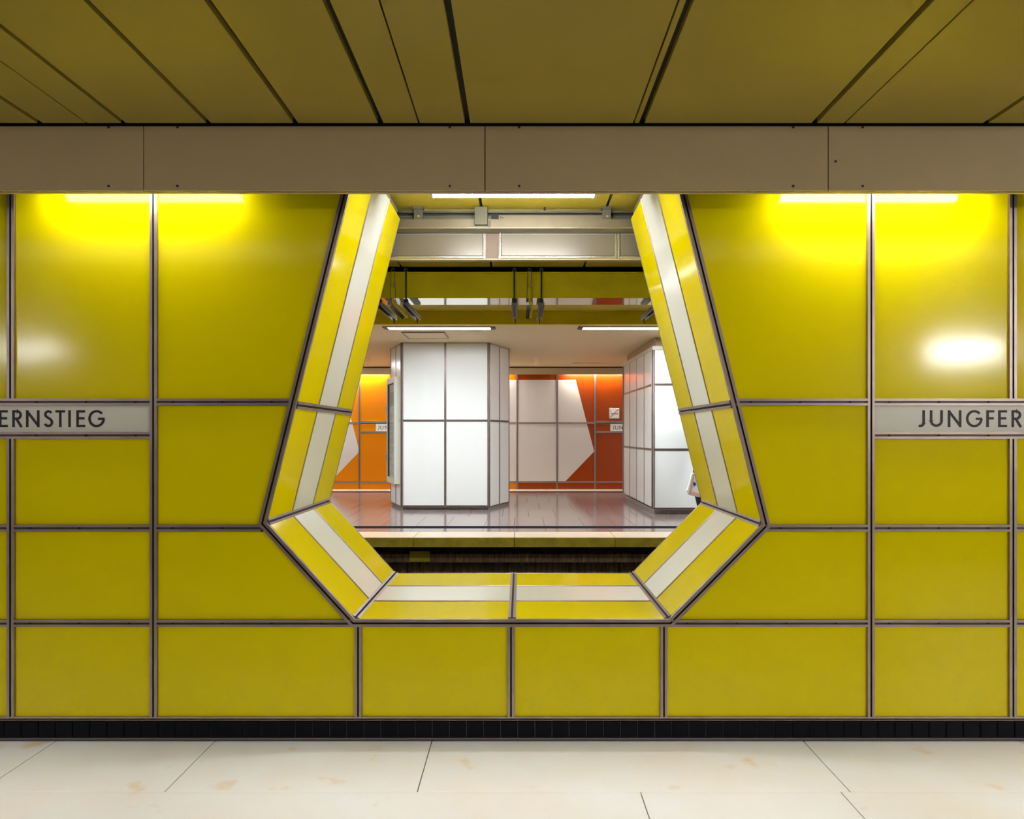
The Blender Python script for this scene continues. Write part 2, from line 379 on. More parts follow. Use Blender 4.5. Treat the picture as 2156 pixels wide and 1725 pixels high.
# --- black tile skirting
base = box_ob('baseboard_front', -XW, XW, D-0.012, D+0.012, 0.0, wz(1516), M['grout'], label='black glazed tile skirting at the foot of the yellow wall', cat='skirting', kind='structure')
tw = 0.0893
tm = MB(); tm.v = []; 
me_t = None
def tile_mesh():
    poly = rect(-tw/2+0.0022, tw/2-0.0022, 0, 0.082); n = 4
    ins = inset(poly, 0.004); ins = align(ins, poly)
    vs_ = [(p[0],0,p[1]) for p in ccw(poly)]+[(p[0],-0.008,p[1]) for p in ccw(poly)]+[(p[0],-0.012,p[1]) for p in ins]
    fs = [(0,1,2,3)]+[(r*4+i, r*4+(i+1)%4, (r+1)*4+(i+1)%4, (r+1)*4+i) for r in (0,1) for i in range(4)]+[(8,9,10,11)]
    return mesh('tile', vs_, fs, M['tile'])
me_t = tile_mesh(); x = -4.55
while x < 4.5:
    link('tile', me_t, base, loc=(x+0.031, D-0.012, 0.0195)); x += tw
flatbar('edge_strip', (-XW,D-0.013,0.012), (XW,D-0.013,0.012), WN, base, 0.012, 0.014, M['groove_grey'])

# --- the opening: aluminium frame, reveal panels, corner profiles
win = empty('window_1', (wx(1080), D, wz(1303)), label='hexagonal opening lined with yellow and white enamel strips', cat='opening', kind='structure')
op = [Vector((p[0],D,p[1])) for p in OPEN]
ins_dir = []
for i in range(5):
    a2 = outward(i, FWD/2); c2 = outward(i+1, FWD/2)
    if i == 0: a2 = ext_top(0,1,FWD/2,CEIL)
    if i == 4: c2 = ext_top(5,4,FWD/2,CEIL)
    A, B_ = Vector((a2.x,D,a2.y)), Vector((c2.x,D,c2.y))
    u = (B_-A).normalized().cross(Vector(WN)).normalized()
    def mit(k, first):
        if k in (0,5): return u
        o1, o0 = outward(k, FWD), outward(k, 0); m = Vector((o1.x-o0.x, 0, o1.y-o0.y))/FWD
        return m if m.dot(u) > 0 else -m
    bar('frame_bar', A, B_, WN, win, wd=FWD, h=0.018, g=0.24, uA=mit(i,1), uB=mit(i+1,0))
    screw_b = MB(); L = (B_-A).length; t = 0.06
    while t < L-0.03:
        p = A+(B_-A).normalized()*t+Vector((0,-0.004,0)); screw_b.tube(p, p+Vector((0,-0.006,0)), 0.0055, 6); t += 0.27
    screw_b.build('frame_fixing', M['black'], win, kind='stuff')
ZR = 3.1                                                 # top of the reveal lining
def seg_pts(i, j): return op[i].copy(), op[j].copy()
A0 = op[0]; t = (ZR-op[1].z)/(op[0].z-op[1].z); TLp = op[1]+(op[0]-op[1])*t
t = (ZR-op[4].z)/(op[5].z-op[4].z); TRp = op[4]+(op[5]-op[4])*t
zmid = wz(853)
def at_z(p, q, z): t = (z-p.z)/(q.z-p.z); return p+(q-p)*t
ML, MR = at_z(TLp, op[1], zmid), at_z(TRp, op[4], wz(851))
BM = Vector((wx(1078), D, op[2].z))
chain = [TLp, ML, op[1], op[2], BM, op[3], op[4], MR, TRp]
cen = Vector((0, D, 1.75))
def inn(p, q):
    e = (q-p).normalized(); n = e.cross(Vector((0,1,0))).normalized()
    return n if n.dot(cen-(p+q)/2) > 0 else -n
DV = [D+0.004, 4.42, 4.865, DB]
for k in range(len(chain)-1):
    p, q = chain[k], chain[k+1]; n = inn(p, q); e = (q-p).normalized(); L = (q-p).length
    g0 = 0.0 if k == 0 else 0.019; g1 = L if k == len(chain)-2 else L-0.019
    for s in range(3):
        y0 = DV[s]+(0.006 if s else 0.002); y1 = DV[s+1]-(0.006 if s < 2 else 0.006)
        plate('reveal_panel', rect(g0, g1, y0-D, y1-D), p-n*0.012, e, Vector((0,1,0)), n, 0.012, M['white' if s == 1 else 'yellow'], win, b=0.002)
    for s in (1, 2):
        flatbar('divider_strip', p+e*g0+Vector((0,DV[s]-D,0))-n*0.004, p+e*g1+Vector((0,DV[s]-D,0))-n*0.004, n, win, 0.013, 0.009, M['alu'])
    flatbar('back_edge_strip', p+Vector((0,DB-D-0.003,0))-n*0.004, q+Vector((0,DB-D-0.003,0))-n*0.004, n, win, 0.006, 0.007, M['alu'])
for k in range(1, len(chain)-1):
    n = (inn(chain[k-1], chain[k])+inn(chain[k], chain[k+1])).normalized(); p = chain[k]
    corner = k in (2,3,5,6)
    bar('corner_bar' if corner else 'cross_bar', p+Vector((0,0.004,0))-n*(0.006 if corner else 0.010), p+Vector((0,DB-D,0))-n*(0.006 if corner else 0.010), n, win, wd=0.04, h=0.016, g=0.28)

# --- lamps
def lamp(name, x, y, z0, L, wd, ht, em, label, group, face=None, body_h=0.03):
    """a straight lamp along x; z0 is the underside of the lit diffuser"""
    o = empty(name, (x, y, z0+ht+body_h), label=label, cat='lamp', group=group)
    box_ob('housing', x-L/2-0.012, x+L/2+0.012, y-wd/2-0.006, y+wd/2+0.006, z0+ht, z0+ht+body_h, M['lampbody'], o, bevel=0.003)
    b = MB(); y0, y1 = y-wd/2, y+wd/2; c = min(0.012, wd*0.3)
    prof_ = [(y0,z0+ht),(y0,z0+c),(y0+c,z0),(y1-c,z0),(y1,z0+c),(y1,z0+ht)]
    b.prism([(x-L/2,p[0],p[1]) for p in prof_], (L,0,0)); b.build('diffuser', M[em], o)
    for sx in (-1, 1): box_ob('end_cap', min(x+sx*L/2, x+sx*(L/2+0.012)), max(x+sx*L/2, x+sx*(L/2+0.012)), y0-0.003, y1+0.003, z0-0.001, z0+ht, M['lampbody'], o)
    return o
cove = [(-5.82,'lit strip lamp tucked behind the fascia, far beyond the name plate ending in STIEG'), (-3.89,'lit strip lamp tucked behind the fascia above the middle of the plate ending in STIEG'),
        (-1.968,'lit strip lamp behind the fascia, its glow on the panels above the letters ERNSTIEG'), (-0.036,'bright white strip lamp showing below the fascia across the top of the opening'),
        (1.883,'lit strip lamp behind the fascia, its glow on the panels above the letters JUNGFER'), (3.81,'lit strip lamp tucked behind the fascia above the middle of the plate starting JUNGFER'), (5.74,'lit strip lamp tucked behind the fascia, far beyond the name plate starting JUNGFER')]
for x, lb in cove:
    L = 0.95; ly = 4.5 if abs(x) < 0.1 else 3.86; LZ = PZ(414.5, 4.5) if abs(x) < 0.1 else EYE+1.265
    o = lamp('strip_lamp', x, ly, LZ, L, 0.055, 0.05, ('em_cove' if x < 0 else 'em_cove_new') if ly < 4 else 'em_centre', lb, 'strip lamps behind the fascia')
    for sx in (-0.3, 0.3): box_ob('hanger', x+sx-0.01, x+sx+0.01, ly-0.01, ly+0.01, LZ+0.08, (CEIL if ly < 4 else TR_CEIL)+0.04, M['lampbody'], o)
for x, y, A, em, lb in ((-7.6, -3.9, 1.0, 'em_room', 'long ceiling lamp mirrored on the panels above the letters ERNSTIEG'), (6.9, -3.9, 1.05, 'em_room_strong', 'long ceiling lamp mirrored on the panels above the letters JUNGFER')):
    lamp('ceiling_lamp', x, y, EYE+1.19, A, 0.14, 0.22, em, lb, 'ceiling lamps across the platform', body_h=CEIL-EYE-1.41)
for x, lb in ((0.0, 'added fill trough, out of view on the ceiling over the middle of the platform'), (3.4, 'added fill trough, out of view on the ceiling facing the letters JUNGFER'), (-3.4, 'added fill trough, out of view on the ceiling facing the letters ERNSTIEG')):  # unseen troughs added to brighten the marble floor
    o = lamp('fill_trough', x, 1.85, CEIL-0.052, 3.3, 0.5, 0.03, 'em_fill', lb, 'added fill troughs above the platform', body_h=0.018)
    ad = bpy.data.lights.new('floor_fill', 'AREA'); ad.shape = 'RECTANGLE'; ad.size = 3.2; ad.size_y = 0.46; ad.energy = W_DOWN; ad.spread = math.radians(24); ad.color = (0.98, 0.98, 1.0)  # narrow tilted beam, added to light the floor and spare the wall
    al = bpy.data.objects.new('floor_fill', ad); C.objects.link(al); al.parent = o; al.location = (0, 0, -0.06); al.rotation_euler = (math.radians(27.5), 0, 0)

# --- room ends
box_ob('wall_back', -XW, XW, BACK-0.2, BACK, -1.4, CEIL+0.2, M['concrete'], label='plain concrete wall behind the platform', cat='wall', kind='structure')
for s, nm in ((-1,'wall_left'), (1,'wall_right')):
    box_ob(nm, min(s*XW, s*(XW+0.2)), max(s*XW, s*(XW+0.2)), BACK, 17, -1.4, 3.7, M['concrete'], label='plain end wall closing the station on the '+nm.split('_')[1]+' side', cat='wall', kind='structure')

# --- near name plates
def arc(cx, cy, rx, ry, a0, a1, n=14): return [(cx+rx*math.cos(math.radians(a0+(a1-a0)*k/n)), cy+ry*math.sin(math.radians(a0+(a1-a0)*k/n))) for k in range(n+1)]
S = 0.137; q = S/2
LET = {
 'J': [[(0.36,1),(0.36,0.24)]+arc(0.16,0.24,0.20,0.175,0,-115,10)],
 'U': [[(q,1),(q,0.38)]+arc(0.38,0.38,0.38-q,0.38-q-0.015,180,360,14)+[(0.76-q,1)]],
 'N': [[(q,0),(q,1)],[(0.79-q,0),(0.79-q,1)],[(q*0.9,0.93),(0.79-q*0.9,0.07)]],
 'G': [arc(0.49,0.5,0.49-q,0.51-q,42,352,26)+[(0.92,0.49)],[(0.58,0.49),(0.955,0.49)]],
 'F': [[(q,0),(q,1)],[(0,1-q),(0.46,1-q)],[(0,0.52),(0.43,0.52)]],
 'E': [[(q,0),(q,1)],[(0,1-q),(0.51,1-q)],[(0,0.52),(0.47,0.52)],[(0,q),(0.51,q)]],
 'R': [[(q,0),(q,1)],[(0,1-q),(0.28,1-q)]+arc(0.28,0.715,0.215,0.2165,90,-90,12)+[(0,0.4985)],[(0.22,0.52),(0.545,0.0)]],
 'S': [arc(0.285,0.745,0.185,0.187,30,205,12)+[(0.2,0.585),(0.38,0.48)]+arc(0.275,0.275,0.215,0.21,40,-155,14)],
 'T': [[(0,1-q),(0.56,1-q)],[(0.28,0),(0.28,1)]],
 'I': [[(q,0),(q,1)]] }
def ribbon(mb, pts, wd, t):
    n = len(pts); Ls, Rs = [], []
    for i in range(n):
        p = Vector(pts[i]); d0 = (Vector(pts[i])-Vector(pts[i-1])).normalized() if i else None
        d1 = (Vector(pts[i+1])-Vector(pts[i])).normalized() if i < n-1 else None
        if d0 is None: d0 = d1
        if d1 is None: d1 = d0
        m = Vector((-(d0.y+d1.y), d0.x+d1.x))
        m = m.normalized() if m.length > 1e-6 else Vector((-d0.y, d0.x))
        c = max(0.5, m.dot(Vector((-d0.y, d0.x)))); m = m*(wd/2/c)
        Ls.append(p+m); Rs.append(p-m)
    vs_ = []
    for i in range(n):
        for qv in (Ls[i], Rs[i]): vs_ += [(qv.x, 0, qv.y), (qv.x, -t, qv.y)]
    fs = []
    for i in range(n-1):
        a, c = i*4, i*4+4
        fs += [(a,a+2,c+2,c),(a+1,c+1,c+3,a+3),(a,c,c+1,a+1),(a+2,a+3,c+3,c+2)]
    fs += [(0,1,3,2),((n-1)*4,(n-1)*4+2,(n-1)*4+3,(n-1)*4+1)]
    mb.add(vs_, fs)
LMESH = {}
def letter_mesh(ch):
    if ch not in LMESH:
        mb = MB()
        for s_ in LET[ch]: ribbon(mb, s_, S, 0.03)
        LMESH[ch] = mesh('letter', mb.v, mb.f, M['ink'])
    return LMESH[ch]
TEXT = 'JUNGFERNSTIEG'; POS = [0,26,64,102,145,170,198,227,264,289,316,333,358]
def write(parent, x0, y, z0, cap):
    for ch, p in zip(TEXT, POS):
        o = link('letter', letter_mesh(ch), parent, loc=(x0+p*cap/35.5, y, z0)); o.scale = (cap, cap, cap)
cap = 35.5*D/F
for (a, c, tx), lb in (((-268,318,-172),'white station name plate ending in ERNSTIEG beside the opening'), ((1839,2423,1932),'white station name plate with dark letters starting JUNGFER')):
    o = empty('station_sign', (wx((a+c)/2), D, wz(911)), label=lb, cat='sign', group='name plates on the yellow wall')
    plate('sign_plate', rect(wx(a), wx(c), wz(910.5), wz(853.5)), (0,D+0.011,0), (1,0,0), (0,0,1), WN, 0.010, M['sign'], o, b=0.001)
    write(o, wx(tx), D+0.0012, wz(899.5), cap)

# =================================================================== TRACK BETWEEN THE PLATFORMS
FZ = EYE-1.174                                           # level of the far platform
box_ob('trim_7', -XW, XW, BACK, -1.2, -1.4, -0.75, M['dark'], label='dark track bed behind the platform edge', cat='track bed', kind='structure')
box_ob('wall_platform', -XW, XW, -1.2, D, -1.4, -0.2, M['concrete'], label='concrete base carrying the marble platform', cat='wall', kind='structure')
tb = box_ob('trim_2', -XW, XW, DB, 9.4, -1.4, -0.75, M['dark'], label='dark concrete track bed between the two platforms', cat='track bed', kind='structure')
# tunnel ceiling with joints
tc_ = box_ob('ceiling_track', -XW, XW, FY+0.05, 9.95, TR_CEIL+0.04, TR_CEIL+0.4, M['dark'], label='yellow painted tunnel ceiling above the track', cat='ceiling', kind='structure')  # near-black core: shade of the gap over the beam put into the colour
js = [-XW,-6.4,-5.5,-4.6,-3.7,-2.8,-1.98,-1.13,-0.27,0.615,1.48,2.35,3.2,4.1,5.0,5.9,XW]
for a, c in zip(js, js[1:]):
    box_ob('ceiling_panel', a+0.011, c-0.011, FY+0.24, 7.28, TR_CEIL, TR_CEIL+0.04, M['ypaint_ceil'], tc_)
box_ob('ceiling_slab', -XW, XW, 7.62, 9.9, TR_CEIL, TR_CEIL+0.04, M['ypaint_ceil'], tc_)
# beam across the track
bz0, bz1 = PZ(628, 7.41), PZ(572.5, 7.41)
beam = box_ob('trim_3', -XW, XW, 7.41, 7.79, bz0+0.003, bz1, M['ypaint'], label='olive yellow concrete beam spanning above the track', cat='beam', kind='structure')
box_ob('beam_edge', -XW, XW, 7.395, 7.41, bz1-0.02, bz1-0.004, M['ypaint'], beam)
M['mirror'] = mat('polished_sheet', (0.80, 0.74, 0.66), 0.06, metal=1.0, bump=0.02, bscale=2)
sx_ = [-XW,-4.4,-2.9,-1.43,0.0,1.5,2.9,4.4,XW]
for a, c in zip(sx_, sx_[1:]): box_ob('polished_sheet', a+0.002, c-0.002, 7.412, 7.785, bz0, bz0+0.003, M['mirror'], beam)
box_ob('beam_web', -XW, XW, 7.62, 7.72, bz1, TR_CEIL+0.04, M['dark'], beam)
# dropped soffit of the far platform
SZ = EYE+1.43
sof = box_ob('trim_4', -XW, XW, 9.9, 9.98, SZ, TR_CEIL+0.04, M['ypaint'], label='yellow painted edge of the dropped far ceiling', cat='soffit', kind='structure')

# --- light boxes hung behind the opening
bd = 5.37
gz = lambda py: PZ(py, bd); gx = lambda px: PX(px, bd)
ax = empty('support_rail', (gx(1085), bd, gz(470)), label='grey steel rail carrying the light boxes over the opening', cat='rail')
M['railface'] = mat('rail_metal', (0.26, 0.23, 0.17), 0.35, metal=0.5, var=0.2, vscale=3)
b = MB(); b.extrude(Vector((-3,bd-0.02,0)), Vector((3,bd-0.02,0)), Vector((0,1,0)), Vector((0,1,0)), (0,0,1), [(-0.014,gz(484)),(-0.014,gz(482)),(0,gz(481)),(0,gz(463.5)),(0.10,gz(463.5)),(0.10,gz(489)),(0.03,gz(489))], [0]*7)
b.build('rail_profile', M['railface'], ax)
flatbar('rail_lip', (-3,bd-0.034,gz(482.8)), (3,bd-0.034,gz(482.8)), WN, ax, 0.005, 0.002, M['alu_bright'])
box_ob('upper_channel', -3, 3, bd+0.035, bd+0.09, gz(463.5), gz(451), M['steel'], ax)
flatbar('channel_line', (-3,bd+0.035,gz(453.5)), (3,bd+0.035,gz(453.5)), WN, ax, 0.006, 0.004, M['channel'])
box_ob('dark_slot', -3, 3, bd+0.05, bd+0.09, gz(451), gz(446.5), M['black'], ax)
box_ob('top_flange', -3, 3, bd+0.015, bd+0.09, gz(446.5), gz(442.5), M['steel'], ax)
for px in (881, 1277):
    hb = MB(); hb.box(gx(px-9), gx(px+9), bd-0.012, bd+0.03, gz(463), gz(442)); hb.box(gx(px-11), gx(px+11), bd-0.03, bd+0.03, gz(442), gz(437)); hb.box(gx(px-2.5), gx(px+2.5), bd-0.02, bd+0.02, gz(437), TR_CEIL)
    c_ = hb.build('hanger_clamp', M['channel'], ax)
    nb = MB(); nb.tube((gx(px+1), bd-0.012, gz(457)), (gx(px+1), bd-0.022, gz(457)), 0.010, 6); nb.build('bolt', M['alu_bright'], c_)
box_ob('junction_box', gx(1000), gx(1027), bd-0.06, bd+0.03, gz(478), gz(440), M['steel'], ax, bevel=0.004)
box_ob('joint_plate', gx(1027), gx(1034), bd-0.024, bd+0.0, gz(484), gz(466), M['steel'], ax)
cv = box_ob('cover_plate', gx(1050), gx(1268), bd+0.012, bd+0.035, gz(463.5), gz(452), M['railface'], ax)
nb = MB()
for px, py in ((1054,456),(1054,461),(1058,458)): nb.tube((gx(px), bd+0.012, gz(py)), (gx(px), bd+0.007, gz(py)), 0.004, 6)
nb.build('cover_fixing', M['black'], cv, kind='stuff')
box_ob('dark_recess', gx(1034), gx(1050), bd+0.03, bd+0.036, gz(463.5), gz(450), M['black'], ax)
for px in (1013, 1147):
    box_ob('stud', gx(px-2), gx(px+2), bd+0.0, bd+0.03, gz(441), TR_CEIL, M['black'], ax)
def lightbox(px0, px1, label):
    y0 = bd+0.02; o = empty('light_box', (gx((px0+px1)/2), y0, gz(484)), label=label, cat='light box', group='light boxes over the opening')
    box_ob('body', gx(px0), gx(px1), y0+0.01, y0+0.05, gz(543), gz(490), M['lampbody'], o)
    plate('front_panel', rect(gx(px0+6), gx(px1-6), gz(537), gz(491)), (0,y0+0.01,0), (1,0,0), (0,0,1), WN, 0.006, M['panelglass'], o, b=0.002)
    f = [((px0,540),(px1,540),5.0),((px0+3,490),(px0+3,543),5),((px1-3,490),(px1-3,543),5)]
    for (a, p0), (c, p1), wd in f:
        flatbar('frame_strip', (gx(a),y0+0.01,gz(p0)), (gx(c),y0+0.01,gz(p1)), WN, o, wd*bd/F, 0.014, M['alu_bright'])
lightbox(770, 1022, 'pale light box with bright frame under the rail, partly behind the white lining')
lightbox(1050, 1300, 'wide pale light box with bright frame under the rail, beneath the hanging clamp')
lightbox(1301, 1480, 'narrow end of a pale light box next to the sloping yellow lining')
bs_ = box_ob('trim_6', -3, 3, bd+0.025, bd+0.075, gz(545.5), gz(543), M['fascia'], label='thin beige shelf under the light boxes', cat='shelf', kind='structure')
box_ob('back_plate', gx(1022), gx(1050), bd+0.04, bd+0.07, gz(543), gz(489), M['brownplate'], bs_)

for i, x in enumerate((-2.1, -0.1, 1.9)):  # unseen lamps added to brighten the beam, soffit and kerb
    o = lamp('strip_lamp', x, 5.75, EYE+1.42, 1.2, 0.055, 0.045, 'em_track_fill', ('fill lamp added over the track, hidden behind the first light box','fill lamp added over the track, hidden behind the wide light box','fill lamp added over the track, hidden behind the narrow light box')[i], 'added fill lamps over the track')
    for sx in (-0.4, 0.4): box_ob('hanger', x+sx-0.01, x+sx+0.01, 5.74, 5.76, EYE+1.49, TR_CEIL, M['lampbody'], o)
# --- perforated hanging brackets in front of the beam
def bracket(px, kind, label, long=1.0):
    d0 = 7.34; x = PX(px, d0); ztop = PZ(568, d0); zc = PZ(634, d0)
    o = empty('hanging_bracket', (x, d0, ztop), label=label, cat='bracket', group='brackets hanging over the track')
    eb = MB()
    for k in range(10):
        a0, a1 = 2*math.pi*k/10, 2*math.pi*(k+1)/10
        eb.tube((x+0.016*math.cos(a0), d0, ztop-0.004+0.016*math.sin(a0)), (x+0.016*math.cos(a1), d0, ztop-0.004+0.016*math.sin(a1)), 0.005, 6)
    eb.build('eyelet', M['channel'], o)
    if kind == 'rod':
        r = MB(); r.tube((x,d0,ztop-0.02), (x,d0,zc), 0.0085, 8); r.build('rod', M['dgreen'], o)
        box_ob('clamp', x-0.02, x+0.02, d0-0.02, d0+0.02, zc-0.02, zc+0.015, M['black'], o)
        cb = MB(); L = 0.86*long; w2, hh = 0.028, 0.045
        p_ = [(-w2,0),(-w2,-hh),(-w2+0.006,-hh),(-w2+0.006,-0.006),(w2-0.006,-0.006),(w2-0.006,-hh),(w2,-hh),(w2,0)]
        cb.extrude(Vector((x,d0-0.02,zc-0.015)), Vector((x,d0+L,zc-0.015)), Vector((1,0,0)), Vector((1,0,0)), (0,0,1), p_, [0]*8)
        ch = cb.build('channel', M['channel'], o)
        hb = MB(); n = 12
        for k in range(n):
            yy = d0+0.03+(L-0.06)*k/(n-1)
            for sx in (-1, 1): hb.box(x+sx*w2-0.001, x+sx*w2+0.001, yy-0.018, yy+0.018, zc-0.048, zc-0.03)
            hb.box(x-0.010, x+0.010, yy-0.017, yy+0.017, zc-0.0225, zc-0.0205)
        hb.build('slot', M['black'], ch, kind='stuff')
        bb = MB(); bb.tube((x,d0+L-0.04,zc-0.05), (x,d0+L-0.04,zc-0.10), 0.007, 6); bb.build('bolt', M['channel'], o)
    else:
        for k, sx in enumerate((-0.028, 0.0, 0.028)):
            r = MB(); r.tube((x+sx*0.6,d0,ztop-0.02), (x+sx,d0,zc-0.02), 0.003 if k != 1 else 0.009, 6); r.build('wire' if k != 1 else 'stay', M['ypaint'] if k == 1 else M['channel'], o)
        box_ob('turnbuckle', x-0.014, x+0.014, d0-0.014, d0+0.014, (ztop+zc)/2-0.015, (ztop+zc)/2+0.022, M['ypaint_ceil'], o)
        cb = MB(); cb.tube((x+0.02,d0,zc-0.02), (x+0.02,d0+0.78,zc-0.03), 0.016, 8); cb.build('conduit', M['ypaint'], o)
        for k in range(7):
            yy = d0+0.04+0.11*k; ib = MB(); ib.tube((x-0.012,yy,zc-0.05), (x-0.012,yy+0.05,zc-0.05), 0.020, 8, r2=0.011); ib.build('insulator', M['channel'], o)
bracket(800, 'rod', 'dark perforated bracket half hidden by the sloping yellow lining', 1.0)
bracket(827, 'wire', 'thin wire stay with small insulators between two dark perforated brackets above the display case')
bracket(855, 'rod', 'dark perforated bracket on a rod above the ceiling lamp over the pillar')
bracket(1083, 'rod', 'dark perforated bracket on a rod, first of the middle trio')
bracket(1115, 'wire', 'thin wire stay with insulators in the middle trio of hangers')
bracket(1140, 'rod', 'dark perforated bracket on a rod, last of the middle trio')
bracket(1385, 'rod', 'dark perforated bracket peeping out beside the white striped lining')

# =================================================================== FAR PLATFORM
EY = 8.69; WY = 16.4
pf = MB(); pf.box(-XW, XW, 9.2, WY+0.2, -1.4, FZ-0.02); 
pfl = pf.build('floor_far', M['concrete'], label='polished reddish granite floor of the platform across the track', cat='floor', kind='structure')
under = box_ob('service_duct', -XW, XW, 8.95, 9.2, EYE-1.50, EYE-1.405, M['grime'], pfl)
box_ob('yellow_lit_plate', PX(863,8.95), PX(905,8.95), 8.944, 8.95, EYE-1.49, EYE-1.37, M['ycoping'], pfl)  # plain plate; the yellow light on it is put into its colour
x = -4.6; k = 0
while x < 4.6:
    wdt = 0.55+0.25*((k*37)%5)/5
    plate('foundation_block', rect(x+0.006, x+wdt-0.006, -0.35, 0.08), (0,9.2,0), (1,0,0), (0,0,1), WN, 0.03, M['grime'], pfl, b=0.006); x += wdt; k += 1
cz0 = PZ(1152.5, EY)
cxs = [-4.66,-3.51,-2.36,-1.21,-0.06,1.09,2.24,3.39,4.54]
for a, c in zip([-XW]+cxs, cxs+[XW]):
    st = MB(); st.box(a+0.003, c-0.003, EY, 9.205, cz0, FZ, 0)
    st.i = [1,0,1,1,1,1]
    st.build('coping_stone', [M['coping'], M['ycoping']], pfl, bevel=0.003)
tx = [-XW,-5.4,-4.9,-4.45,-4.0,-3.55,-3.1,-2.66,-2.22,-1.78,-1.33,-0.93,-0.45,-0.07,0.32,0.83,1.24,1.49,1.95,2.4,2.85,3.3,3.75,4.2,4.65,5.1,XW]
def strip(y0, y1, m, name, xs, sh=0.0):
    for a, c in zip(xs, xs[1:]):
        a_, c_ = (a+sh if abs(a) < XW else a), (c+sh if abs(c) < XW else c)
        box_ob(name, a_+0.002, c_-0.002, y0+0.0015, y1-0.0015, FZ-0.02, FZ, M[m], pfl)
strip(9.205, 9.53, 'granite', 'granite_tile', tx)
strip(9.53, 9.78, 'blackstone', 'dark_strip_tile', [-XW,-5,-3.6,-2.4,-1.75,-0.9,-0.07,0.45,0.95,1.6,2.4,3.6,5,XW])
ys = [9.78, 10.9, 12.0, 13.1, 14.2, 15.45]
for i, (y0, y1) in enumerate(zip(ys, ys[1:])): strip(y0, y1, 'granite', 'granite_tile', tx, 0.2*(i % 2))
strip(15.45, 15.75, 'blackstone', 'dark_strip_tile', [-XW,-3,-1,1,3,XW])
strip(15.75, WY, 'coping', 'border_tile', [-XW,-5,-3.6,-2.2,-0.8,0.6,2.0,3.4,5,XW])

# far ceiling
fc = box_ob('ceiling_far', -XW, XW, 9.98, WY+0.2, SZ, SZ+0.2, M['farceil'], label='cream ceiling over the far platform', cat='ceiling', kind='structure')
def fl(py): return 1.43*F/(VY-py)
box_ob('ceiling_batten', 1.05, 3.2, 15.2, 15.5, SZ-0.03, SZ, M['farceil'], fc)
box_ob('ceiling_batten', -4.6, -2.85, 13.9, 14.6, SZ-0.03, SZ, M['farceil'], fc)
ha = empty('access_hatch', (PX(897, 11), 11, SZ), label='square access hatch in the cream ceiling above the pillar', cat='hatch')
box_ob('hatch_lid', PX(855,10.95), PX(938,10.95), 10.65, 11.30, SZ-0.012, SZ, M['farceil'], ha, bevel=0.003)
for a, c, y0, y1 in ((852,941,10.63,10.65),(852,941,11.30,11.32),(852,855,10.65,11.30),(938,941,10.65,11.30)):
    box_ob('hatch_frame', PX(a,10.95), PX(c,10.95), y0, y1, SZ-0.016, SZ, M['alu'], ha)
for i, px in enumerate((925, 1335, 515, 1745, 105)):
    lx = PX(px, 10.2)
    lb = ('lit ceiling lamp flush in the cream ceiling before the white pillar','lit ceiling lamp flush in the cream ceiling, cut off by the striped lining','lit ceiling lamp hidden behind the sloping yellow lining','lit ceiling lamp over the second white pillar, hidden by the lining','lit ceiling lamp further along the far platform')[i]
    o = lamp('ceiling_lamp', lx, 10.22, SZ-0.012, 1.36, 0.20, 0.011, 'em_far', lb, 'ceiling lamps over the far platform', body_h=0.001)
    for y0 in (10.10, 10.325): box_ob('bezel', lx-0.72, lx+0.72, y0, y0+0.012, SZ-0.014, SZ, M['alu'], o)
    for sx in (-1, 1): box_ob('end_plate', lx+sx*0.72-0.03, lx+sx*0.72+0.03, 10.112, 10.325, SZ-0.010, SZ, M['groove_grey'], o)
for x, lb in ((-1.35, 'added narrow fill lamp on the ceiling, hidden behind the white octagonal pillar'), (3.3, 'added narrow fill lamp on the ceiling, hidden behind the square pillar'), (-4.4, 'added narrow fill lamp on the ceiling, hidden by the sloping lining, over the orange wall')):
    lamp('ceiling_lamp', x, 15.2, SZ-0.012, 1.3, 0.10, 0.011, 'em_far', lb, 'ceiling lamps over the far platform', body_h=0.001)  # deeper row of unseen lamps, added to brighten the far wall
# far wall
fx = lambda px: PX(px, WY); fzz = lambda py: PZ(py, WY)
fw = box_ob('wall_far', -XW, XW, WY+0.012, WY+0.3, FZ-0.1, SZ+0.2, M['concrete'], label='orange and red enamel panel wall across the far platform', cat='wall', kind='structure')
FVB = [429,511,593,675,757,839,921,1003,1089,1173,1253,1335,1417,1499,1581,1663,1745]
def hexa(tip):
    c = tip-124; return [(fx(c-85),fzz(800)),(fx(c+85),fzz(800)),(fx(tip),fzz(951)),(fx(tip-61),fzz(1014)),(fx(c-63),fzz(1014)),(fx(c-124),fzz(951))][::-1]
HEX = [hexa(757), hexa(1251), hexa(1745)]
def in_hex(cell, hx):
    r = cell; hx = ccw(hx)
    for i in range(len(hx)):
        a, c = hx[i], hx[(i+1)%len(hx)]; n = (-(c[1]-a[1]), c[0]-a[0]); r = clip(r, a, n)
        if len(r) < 3: return None
    return r
TOPF = 784
signcols = {(757,839), (839,921), (1253,1335), (1335,1417)}
